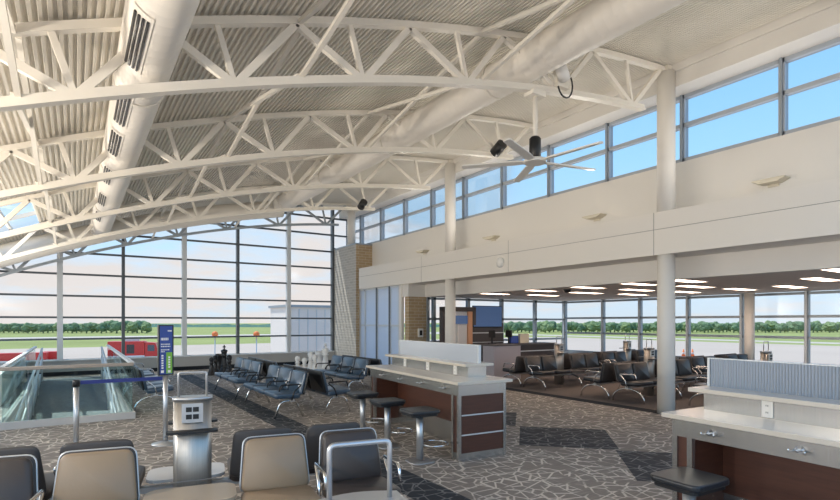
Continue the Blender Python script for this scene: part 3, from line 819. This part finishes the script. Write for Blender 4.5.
py0 = make_pylon('steel charging pylon with outlets standing between the foreground benches', at_near(0,0), yw)
dup(py0, (.765, 1.50, 0), yw, 'nearest charging pylon, only its silver frame rising at the bottom edge')
dup(py0, (10.72, 9.45, 0), 0, 'charging pylon in the lounge row before the podium')
dup(py0, (10.72, 6.85, 0), 0, 'charging pylon in the lounge row left of the near column')
dup(py0, (11.35, 4.75, 0), 0, 'charging pylon rising just above the right counter screen')
dup(py0, (13.9, 9.6, 0), 0, 'charging pylon by the far corner windows of the lounge')

# ------------------------------------------------------------------ work counters
def make_counter(label, loc, rz, hooks):
    """origin: near front corner on the floor; local y along the front, x into the depth"""
    t = thing('work_counter', label, 'counter', loc, rz, 'work counters')
    Lc, Wc = 2.62, .70
    m = MB(); m.box(-.05, Wc+.06, -.06, Lc+.06, .91, .945); m.build('worktop', 'quartz', t, .004)
    m = MB(); m.box(-.0, Wc, .0, .03, .775, .91); m.box(0, .03, .03, Lc-.03, .775, .91); m.box(0, Wc, Lc-.03, Lc, .775, .91); m.build('apron', 'steel', t)
    for y0 in (.0, Lc-.16):
        yo = 0.0 if y0 == 0 else Lc
        sgn = 1 if y0 == 0 else -1
        m = MB(); m.box(.02, Wc-.02, y0+.012, y0+.148, .09, .775); m.build('end_panel', 'cherry', t)
        m = MB()
        for z in (.305, .54): m.box(.05, Wc-.04, (yo-.002 if sgn > 0 else yo-.014), (yo+.014 if sgn > 0 else yo+.002), z-.007, z+.007)
        m.build('trim_strip', 'light_mullion', t)
        for xx, yy in ((0,y0),(Wc-.04,y0),(0,y0+.12)):
            m = MB(); m.box(xx, xx+.04, yy, yy+.04, .0, .775); m.build('corner_post', 'steel', t)
        m = MB(); m.box(.03, Wc-.03, y0+.006, y0+.154, .0, .09); m.build('kick_plate', 'steel', t)
    m = MB(); m.box(.42, .46, .15, Lc-.15, .30, .775); m.build('modesty_panel', 'cherry', t)
    m = MB(); m.box(.43, .46, .15, Lc-.15, .0, .30); m.build('base_panel', 'steel', t)
    m = MB(); m.box(.38, .66, .36, Lc-.02, .945, 1.085); ri = m.build('riser', 'steel', t)
    for y in (.66, 1.4, 2.12):
        m = MB(); m.box(.372, .38, y-.038, y+.038, .955, 1.075); 
        for z in (.99, 1.04): m.box(.369, .373, y-.018, y+.018, z-.014, z+.014, 1); m.box(.368, .3695, y-.008, y-.004, z-.006, z+.006, 2); m.box(.368, .3695, y+.004, y+.008, z-.006, z+.006, 2)
        m.build('outlet', ['plastic_white', 'plastic_white', 'plastic_black'], ri)
    m = MB(); m.box(.29, .73, .29, Lc+.06, 1.085, 1.118); m.build('upper_ledge', 'quartz', t, .004)
    # ribbed screen
    m = MB(); n = 110; y0, y1 = .36, Lc+.02
    for k in range(n):
        a = y0+(y1-y0)*k/n; b = y0+(y1-y0)*(k+1)/n; c = (a+b)/2
        m.add([(.54,a,1.118),(.530,c,1.118),(.54,b,1.118),(.54,a,1.345),(.530,c,1.345),(.54,b,1.345)], [(0,3,4,1),(1,4,5,2)])
    m.box(.542, .552, y0, y1, 1.118, 1.345)
    sc = m.build('ribbed_screen', 'ribbed', t)
    m = MB(); m.box(.525,.565,y0-.02,y0,1.118,1.35); m.box(.525,.565,y1,y1+.02,1.118,1.35); m.box(.528,.562,y0-.02,y1+.02,1.345,1.353); m.build('screen_frame', 'light_mullion', sc)
    for y in hooks:
        m = MB(); m.tube([(-.002,y,.845),(-.012,y,.845)], .026, 14)
        m.tube([(-.01,y,.845),(-.05,y,.838),(-.06,y,.855)], .007, 8); m.tube([(-.012,y-.03,.838),(-.05,y-.045,.83),(-.055,y-.047,.85)], .006, 8)
        m.tube([(-.012,y+.03,.838),(-.05,y+.045,.83),(-.055,y+.047,.85)], .006, 8); m.bar((-.012,y-.03,.842),(-.012,y+.03,.842),.012,.012)
        m.build('bag_hook', 'chrome', t)
    return t
cr_ = -math.radians(3.8)
HK = (.31, .90, 1.47, 2.10)
make_counter('far work counter with three stools along its side', (3.76, 4.84, 0), -math.radians(4.9), HK)
make_counter('near work counter cut off by the right edge of the view', (3.69, -.34, 0), cr_, (.6, 1.17, 1.74, 2.31))

# ------------------------------------------------------------------ stools
def make_stool(label, loc, rz, group):
    t = thing('counter_stool', label, 'stool', loc, rz, group)
    m = MB(); m.prism(rrect(.40, .36, .06), .0, .045, 0, Matrix.Translation((0,0,.575))); m.build('seat', 'black_vinyl', t, .014, 3)
    m = MB(); m.prism(rrect(.36, .32, .05), .55, .576); m.build('seat_pan', 'plastic_black', t)
    m = MB(); m.tube([(0,0,.03),(0,0,.555)], .042, 18); m.build('pedestal', 'silver', t)
    m = MB(); m.prism(rrect(.30, .30, .08), 0, .012); m.build('base_plate', 'silver', t, .003)
    m = MB(); m.tube([(.20+.16*math.cos(a), .16*math.sin(a), .19) for a in [2*PI*k/20 for k in range(20)]], .014, 8, True)
    m.build('foot_ring', 'chrome', t)
    return t
st = make_stool('black stool at the far counter, nearest of its three', (3.40, 5.12, 0), cr_, 'stools at the far counter')
dup(st, (3.455, 5.98, 0), cr_, 'middle black stool of the three at the far counter')
dup(st, (3.51, 6.80, 0), cr_, 'black stool at the far counter, farthest of its three')
dup(st, (3.43, 1.90, 0), cr_, 'black stool at the near counter, at the lower right', 'stools at the near counter')

# ------------------------------------------------------------------ ramp guard
t = thing('glass_guard', 'glass guard with brown top rail across the front of the ramp', 'guard rail', (0, 10.2, 0))
m = MB(); m.box(-2.9, .86, -.10, .0, 0, .11); m.build('curb', 'curb', t)
m = MB()
for a, b in ((-2.88, -1.2), (-1.18, -.62), (-.60, .82)): m.box(a, b, -.056, -.044, .11, .90)
m.build('glass_panel', 'rail_glass', t)
m = MB(); m.box(-2.9, .84, -.085, -.015, .90, .955); m.build('top_rail', 'rail_brown', t, .01)
for nm, x, lb in (('r', .82, 'glass guard along the right side of the ramp beside the dark bench'), ('l', -.94, 'glass guard along the left side of the ramp')):
    t = thing('glass_guard', lb, 'guard rail', (x, 0, 0))
    m = MB(); m.box(-.04, .04, 10.26, 18.4, 0, .10); m.build('curb', 'curb', t)
    m = MB()
    for k in range(5): m.box(-.006, .006, 10.27+1.62*k, 10.27+1.62*k+1.59, .10, .92)
    m.build('glass_panel', 'rail_glass', t)
    m = MB(); m.box(-.035, .035, 10.26, 18.4, .92, .96); m.build('top_rail', 'light_mullion', t)
def rz_at(y): return RZ*(RY1-y)/(RY1-RY0)
for x, lb in ((.66, 'steel handrail sloping down the right side of the ramp'), (-.78, 'steel handrail sloping down the left side of the ramp')):
    t = thing('handrail', lb, 'handrail', (x, 0, 0), 0, 'ramp handrails')
    for h in (.92, .62):
        m = MB(); m.tube([(0, y, rz_at(y)+h) for y in (18.2, 10.5)], .026, 10); m.build('rail', 'light_mullion', t)
    for y in (10.6, 12.5, 14.4, 16.3, 18.1):
        m = MB(); m.tube([(0,y,rz_at(y)),(0,y,rz_at(y)+.92)], .02, 8); m.build('post', 'light_mullion', t)
    m = MB(); sx = .05 if x > 0 else -.05
    m.add([(sx-.03,10.3,rz_at(10.3)),(sx+.03,10.3,rz_at(10.3)),(sx+.03,18.2,rz_at(18.2)),(sx-.03,18.2,rz_at(18.2)),
           (sx-.03,10.3,rz_at(10.3)+.2),(sx+.03,10.3,rz_at(10.3)+.2),(sx+.03,18.2,rz_at(18.2)+.2),(sx-.03,18.2,rz_at(18.2)+.2)],
          [(3,2,1,0),(4,5,6,7),(0,1,5,4),(1,2,6,5),(2,3,7,6),(3,0,4,7)]); m.build('skirt', 'light_mullion', t)
m = MB(); m.box(-1.32, -1.22, 13.0, 19.3, 0, .62); struct(m.build('wall_low', 'fascia'), 'low pale wall left of the ramp', 'wall')

# ------------------------------------------------------------------ stanchions and sign
P1 = Vector((0.01, 7.80, 0)); P2 = Vector((1.02, 7.77, 0))
t = thing('stanchion', 'silver stanchion post with black head holding the blue belt', 'stanchion', P1)
m = MB(); m.lathe([(.165,0),(.165,.012),(.06,.03),(.035,.04)], (0,0,0), 24); m.build('base', 'silver', t)
m = MB(); m.tube([(0,0,.03),(0,0,.84)], .032, 16); m.build('post', 'silver', t)
m = MB(); m.lathe([(.04,.84),(.042,.90),(.036,.925)], (0,0,0), 18); m.build('head', 'plastic_black', t)
t = thing('sign_stand', 'tall blue and green information sign on a silver post', 'sign', P2, .12)
m = MB(); m.lathe([(.175,0),(.175,.012),(.06,.03),(.035,.04)], (0,0,0), 24); m.build('base', 'silver', t)
m = MB(); m.tube([(0,0,.03),(0,0,.93)], .032, 16); m.build('post', 'silver', t)
m = MB(); m.box(-.095,.095,-.03,.03,.93,1.61); m.build('frame', 'plastic_black', t)
m = MB(); m.box(-.078,.078,-.034,-.029,.945,1.595); sp = m.build('sign_panel', 'sign_blue', t)
m = MB(); m.box(.0,.075,-.036,-.033,.955,1.24); m.build('green_field', 'sign_green', sp)
for z, a, b, h in ((1.53,.02,.07,.018),(1.42,-.065,.03,.035),(1.35,-.065,.06,.014),(1.32,-.065,.06,.014),(1.275,-.065,.05,.014),(1.25,-.065,-.02,.014)):
    x = a; m = MB()
    while x < b-.008:
        wv = random.uniform(.008,.02); m.box(x, min(b, x+wv), -.036, -.033, z-h/2, z+h/2); x += wv+.005
    m.build('text_line', 'white_paint', sp)
for x0, z0, z1 in ((-.06,1.02,1.2),(.025,1.03,1.19)):
    z = z0; m = MB()
    while z < z1: m.box(x0, x0+.025, -.0385, -.0365, z, z+.022); z += .033
    m.build('text_line', 'white_paint', sp)
m = MB(); m.box(-.065,-.03,-.0385,-.0365,.965,1.0); m.build('pictogram', 'white_paint', sp)
m = MB(); m.box(.02,.055,-.0385,-.0365,.965,1.0); m.build('pictogram', 'white_paint', sp)
a = P1+Vector((.04,0,.89)); b = P2+Vector((-.035,0,.89))
m = MB(); m.bar(a+Vector((.004,0,0)), b-Vector((.0,0,0)), .004, .048); o = m.build('barrier_belt', 'belt'); tag(o, 'blue retractable belt stretched between the stanchion and the sign post', 'belt')

# ------------------------------------------------------------------ giant chess pieces
def pawn_prof(s): return [(.16*s,0),(.165*s,.05*s),(.13*s,.1*s),(.09*s,.2*s),(.06*s,.36*s),(.055*s,.42*s),(.09*s,.44*s),(.05*s,.47*s),(.075*s,.53*s),(.085*s,.58*s),(.06*s,.64*s),(.0,.66*s)]
def king_prof(s): return [(.18*s,0),(.185*s,.06*s),(.14*s,.12*s),(.10*s,.25*s),(.07*s,.5*s),(.065*s,.58*s),(.11*s,.60*s),(.07*s,.63*s),(.09*s,.70*s),(.115*s,.78*s),(.07*s,.80*s),(.03*s,.83*s),(.0,.84*s)]
def rook_prof(s): return [(.17*s,0),(.175*s,.06*s),(.13*s,.12*s),(.10*s,.3*s),(.09*s,.45*s),(.12*s,.48*s),(.13*s,.60*s),(.09*s,.60*s),(.09*s,.55*s),(.0,.55*s)]
def chess(kind, col, px, dep, s, label):
    u = (px-420)/F; p = (fw+rt*u)*dep
    t = thing('chess_'+kind, label, 'chess piece', (p.x, p.y, 0), 0, col+' giant chess pieces')
    m = MB(); m.lathe({'pawn': pawn_prof, 'king': king_prof, 'rook': rook_prof}[kind](s), (0,0,0), 18); m.build('body', 'chess_'+col, t)
    if kind == 'king':
        m = MB(); m.box(-.018*s,.018*s,-.015*s,.015*s,.82*s,.97*s); m.box(-.05*s,.05*s,-.015*s,.015*s,.88*s,.915*s); m.build('cross', 'chess_'+col, t)
    return t
chess('pawn','white',297.5,15.6,.95,'white giant chess pawn, leftmost of the white pieces behind the black bench')
chess('pawn','white',304.5,15.2,.92,'white giant chess pawn, second from the left of the white pieces')
chess('pawn','white',310.5,16.4,1.08,'white giant chess pawn with the taller head, third of the white pieces')
chess('pawn','white',314.8,15.8,1.0,'white giant chess pawn close behind the third, fourth of the white pieces')
chess('rook','white',319.5,17.1,1.15,'white giant chess rook beside the king')
chess('king','white',325.5,16.4,1.02,'white giant chess king, tallest and rightmost white piece')
chess('pawn','black',211.5,16.1,.85,'black giant chess pawn, leftmost of the dark pieces by the end wall')
chess('pawn','black',215.3,16.6,.9,'black giant chess pawn, second of the dark pieces by the end wall')
chess('rook','black',219.3,17.15,1.0,'black giant chess rook next to the dark king')
chess('king','black',224.2,16.6,.95,'black giant chess king, tallest dark piece by the end wall')
chess('pawn','black',229.2,15.7,1.0,'black giant chess pawn, rightmost of the dark pieces by the end wall')

# ------------------------------------------------------------------ outside
GZ = -4.5
m = MB(); m.quad((-2500,-600,GZ-.06),(2500,-600,GZ-.06),(2500,2500,GZ-.06),(-2500,2500,GZ-.06)); struct(m.build('ground_grass', 'grass'), 'green airfield grass', 'ground')
m = MB(); m.quad((-300,-200,GZ),(163,-200,GZ),(163,150,GZ),(-300,150,GZ)); struct(m.build('ground_apron', 'tarmac'), 'pale concrete apron', 'ground')
m = MB(); m.box(-400,205,218,262,GZ-.05,GZ-.02); m.box(178,190,-200,218,GZ-.05,GZ-.02); struct(m.build('ground_taxiway', 'taxi'), 'pale taxiway strip across the grass', 'ground')
# soil under the building so nothing shows beneath the floor
def dirp(px, d): 
    u = (px-420)/F; p = (fw+rt*u)*d; return p.x, p.y

tmesh = []
for v in range(3):
    bm = bmesh.new()
    rr = random.Random(v+3)
    for k in range(9):
        mt = Matrix.Translation((rr.uniform(-1.5,1.5), rr.uniform(-1,1), rr.uniform(2.0,4.8))) @ Matrix.Diagonal((rr.uniform(1.1,1.8), rr.uniform(1.1,1.6), rr.uniform(1.2,2.0), 1))
        bmesh.ops.create_icosphere(bm, subdivisions=2, radius=1, matrix=mt)
    for vv in bm.verts: vv.co += Vector((rr.uniform(-.3,.3), rr.uniform(-.3,.3), rr.uniform(-.3,.3)))
    bmesh.ops.create_cone(bm, cap_ends=True, segments=8, radius1=.35, radius2=.25, depth=3, matrix=Matrix.Translation((0,0,1.5)))
    me = bpy.data.meshes.new('tree'); bm.to_mesh(me); bm.free()
    me.materials.append(M['tree'] if v < 2 else M['tree_light']); tmesh.append(me)
def tree(px, d, hgt, label, group):
    x, y = dirp(px, d)
    o = bpy.data.objects.new('tree', random.choice(tmesh)); C.objects.link(o)
    s = hgt/6.6; o.location = (x, y, GZ-.06); o.rotation_euler = (0,0,random.uniform(0,6)); o.scale = (s*1.15, s*1.15, s)
    return tag(o, label, 'tree', group)
px = -25.0
row = 0
while px < 150:
    big = px > 108
    row += 1; tree(px, 285+10*(row % 3), (random.uniform(6.8,7.8) if big else random.uniform(5.2,6.6)), 'green tree in the row beyond the apron, seen through the left end glazing', 'trees seen through the end glazing'); px += random.uniform(4.4,5.6)
px = 500.0
while px < 868:
    row += 1; tree(px, 300+11*(row % 4), random.uniform(5.6,7.6), 'green tree in the row beyond the airfield, seen through the lounge windows', 'trees seen through the lounge windows'); px += random.uniform(3.4,4.6)
m = MB(); pts = []
for i in range(160):
    pxx = -60 + i*6.5; x, y = dirp(pxx, 620); pts.append((x, y, random.uniform(2.6, 4.2)))
for i in range(159):
    a, b = pts[i], pts[i+1]
    for z0, z1, off in ((GZ-.1, 0, 0),):
        dx = 30*Vector((a[0],a[1],0)).normalized(); 
        m.add([(a[0],a[1],GZ-.1),(b[0],b[1],GZ-.1),(b[0]+dx.x,b[1]+dx.y,GZ+b[2]),(a[0]+dx.x,a[1]+dx.y,GZ+a[2]),(b[0]+dx.x*3,b[1]+dx.y*3,GZ-.1),(a[0]+dx.x*3,a[1]+dx.y*3,GZ-.1)], [(0,1,2,3),(3,2,4,5)])
o = m.build('distant_woodland', 'far_forest'); tag(o, 'low bluish woodland along the horizon', 'woodland', None, 'stuff')

# red vehicles
def vehicle(px, d, yaw, label, L=6.6, big=True):
    x, y = dirp(px, d)
    t = thing('fire_truck' if big else 'baggage_cart', label, 'truck' if big else 'cart', (x, y, GZ), yaw)
    if big:
        m = MB(); m.box(-L/2, L/2-1.9, -1.2, 1.2, .8, 3.35); m.build('body', 'red', t, .06)
        m = MB(); m.add([(L/2-1.85,-1.15,.8),(L/2,-1.15,.8),(L/2,-1.15,1.7),(L/2-.5,-1.15,3.1),(L/2-1.85,-1.15,3.2),(L/2-1.85,1.15,.8),(L/2,1.15,.8),(L/2,1.15,1.7),(L/2-.5,1.15,3.1),(L/2-1.85,1.15,3.2)],
              [(0,1,2,3,4),(9,8,7,6,5),(0,5,6,1),(1,6,7,2),(2,7,8,3),(3,8,9,4),(4,9,5,0)]); cb = m.build('cab', 'red', t)
        m = MB(); m.box(L/2-1.5,L/2-.6,-1.17,-1.14,1.9,2.8); m.box(L/2-.42,L/2-.3,-1,1,1.9,2.6); m.build('window', 'dark_mullion', cb)
        m = MB(); m.box(-.9,.1,-1.22,-1.19,1.6,2.9); m.build('shutter', 'dark_panel', t)
        m = MB(); m.box(-1.2,.6,-.4,.4,3.35,3.7); m.build('roof_equipment', 'silver', t)
        m = MB(); m.box(-L/2,L/2-1.9,-1.23,-1.2,1.05,1.3); m.build('stripe', 'white_paint', t)
        ws = (-L/2+1.2, L/2-1.1)
    else:
        m = MB(); m.box(-L/2, L/2, -.8, .8, .5, .75); m.build('bed', 'red', t)
        m = MB(); m.box(-L/2, L/2, -.8, .8, .75, 1.75); m.build('cover', 'red', t, .08)
        ws = (-L/2+.7, L/2-.7)
    for wx in ws:
        for wy in (-1.0, 1.0):
            m = MB(); rr_ = .55 if big else .3; m.tube([(wx, wy*(1 if big else .75)-.14, rr_),(wx, wy*(1 if big else .75)+.14, rr_)], rr_, 14); m.build('wheel', 'tyre', t)
    return t
yl = -YAW + .55
vehicle(135, 76, yl-.2, 'red airport fire truck parked on the apron beyond the ramp')
vehicle(16, 74, yl-.1, 'long low red baggage cart on the apron at far left', 7.4, False)
vehicle(52.5, 78, yl-.1, 'short red cart at the right end of the long red cart', 2.2, False)
m0 = None
for px, d, lb in ((683.5, 91, 'orange traffic cone on the apron, left of two seen through the lounge window'), (692.5, 91, 'orange traffic cone on the apron, right of two seen through the lounge window')):
    x, y = dirp(px, d)
    t = thing('traffic_cone', lb, 'cone', (x, y, GZ), 0, 'traffic cones on the apron')
    m = MB(); m.box(-.45,.45,-.45,.45,0,.1); m.build('base', 'orange', t)
    m = MB(); m.lathe([(.34,.1),(.08,1.4)], (0,0,0), 14); m.build('body', 'orange', t)
    m = MB(); m.lathe([(.26,.5),(.19,.85)], (0,0,0), 14); m.build('white_band', 'white_paint', t)
for px, lb in ((215, 'orange ball marker on a mast outside, left of two seen through the end glazing'), (256.5, 'orange ball marker on a mast outside, right of two seen through the end glazing')):
    x, y = dirp(px, 55)
    t = thing('marker_mast', lb, 'mast', (x, y, GZ), 0, 'orange ball masts on the apron')
    m = MB(); m.tube([(0,0,0),(0,0,4.6)], .05, 8); m.build('pole', 'silver', t)
    m = MB(); m.lathe([(.33*math.sin(PI*k/8), 4.85-.33*math.cos(PI*k/8)) for k in range(9)], (0,0,0), 14); m.build('ball', 'orange', t)
t = thing('jet_bridge', 'pale jet bridge body outside the right part of the end glazing', 'jet bridge', (11.6, 28.5, 0))
m = MB(); m.box(-2.15, 4, -1.4, 1.4, -1.2, 2.45); m.build('cabin', 'bridge_white', t)
m = MB()
for k in range(9): m.box(-2.0+.5*k, -1.95+.5*k, -1.43, -1.4, -1.1, 2.35)
m.build('rib', 'light_mullion', t)
m = MB(); m.box(-2.25, 4.1, -1.5, 1.5, 2.45, 2.58); m.build('roof', 'mullion', t)
m = MB(); m.tube([(0,0,GZ),(0,0,-1.2)], .5, 14); m.build('support_column', 'silver', t)

# ------------------------------------------------------------------ light
sun = bpy.data.lights.new('sun', 'SUN'); so = bpy.data.objects.new('sun', sun); C.objects.link(so)
so.rotation_euler = Vector((.8, -1, -2.4)).to_track_quat('-Z', 'Y').to_euler(); sun.energy = 6.0; sun.angle = .009; sun.color = (1, .95, .86)
def area(name, loc, d, sx, sy, power, col):
    l = bpy.data.lights.new(name, 'AREA'); l.shape = 'RECTANGLE'; l.size = sx; l.size_y = sy; l.energy = power; l.color = col
    o = bpy.data.objects.new(name, l); C.objects.link(o); o.location = loc; o.rotation_euler = Vector(d).to_track_quat('-Z', 'Y').to_euler(); return o
for i, y in enumerate((-.5, 3.82, 7.22, 10.54, 13.84)):
    area('uplight_or_fill', (WX-.24, y, 4.0), (-.93, 0, .36), .3, .12, 26, (1, .93, .82))

m = MB(); m.box(-2.78, -2.66, BK, END_Y, 2.2, 2.62); struct(m.build('trim_eave', 'white_steel'), 'white eave beam along the low left edge of the roof', 'trim')
for i, y in enumerate((.3, 3.82, 7.22, 10.54, 13.84)):  # unseen fill lamps added along the eave to brighten the ceiling
    area('uplight_or_fill', (-2.5, y, 2.35), (.9, 0, .45), .3, .12, 88, (1, .91, .79))
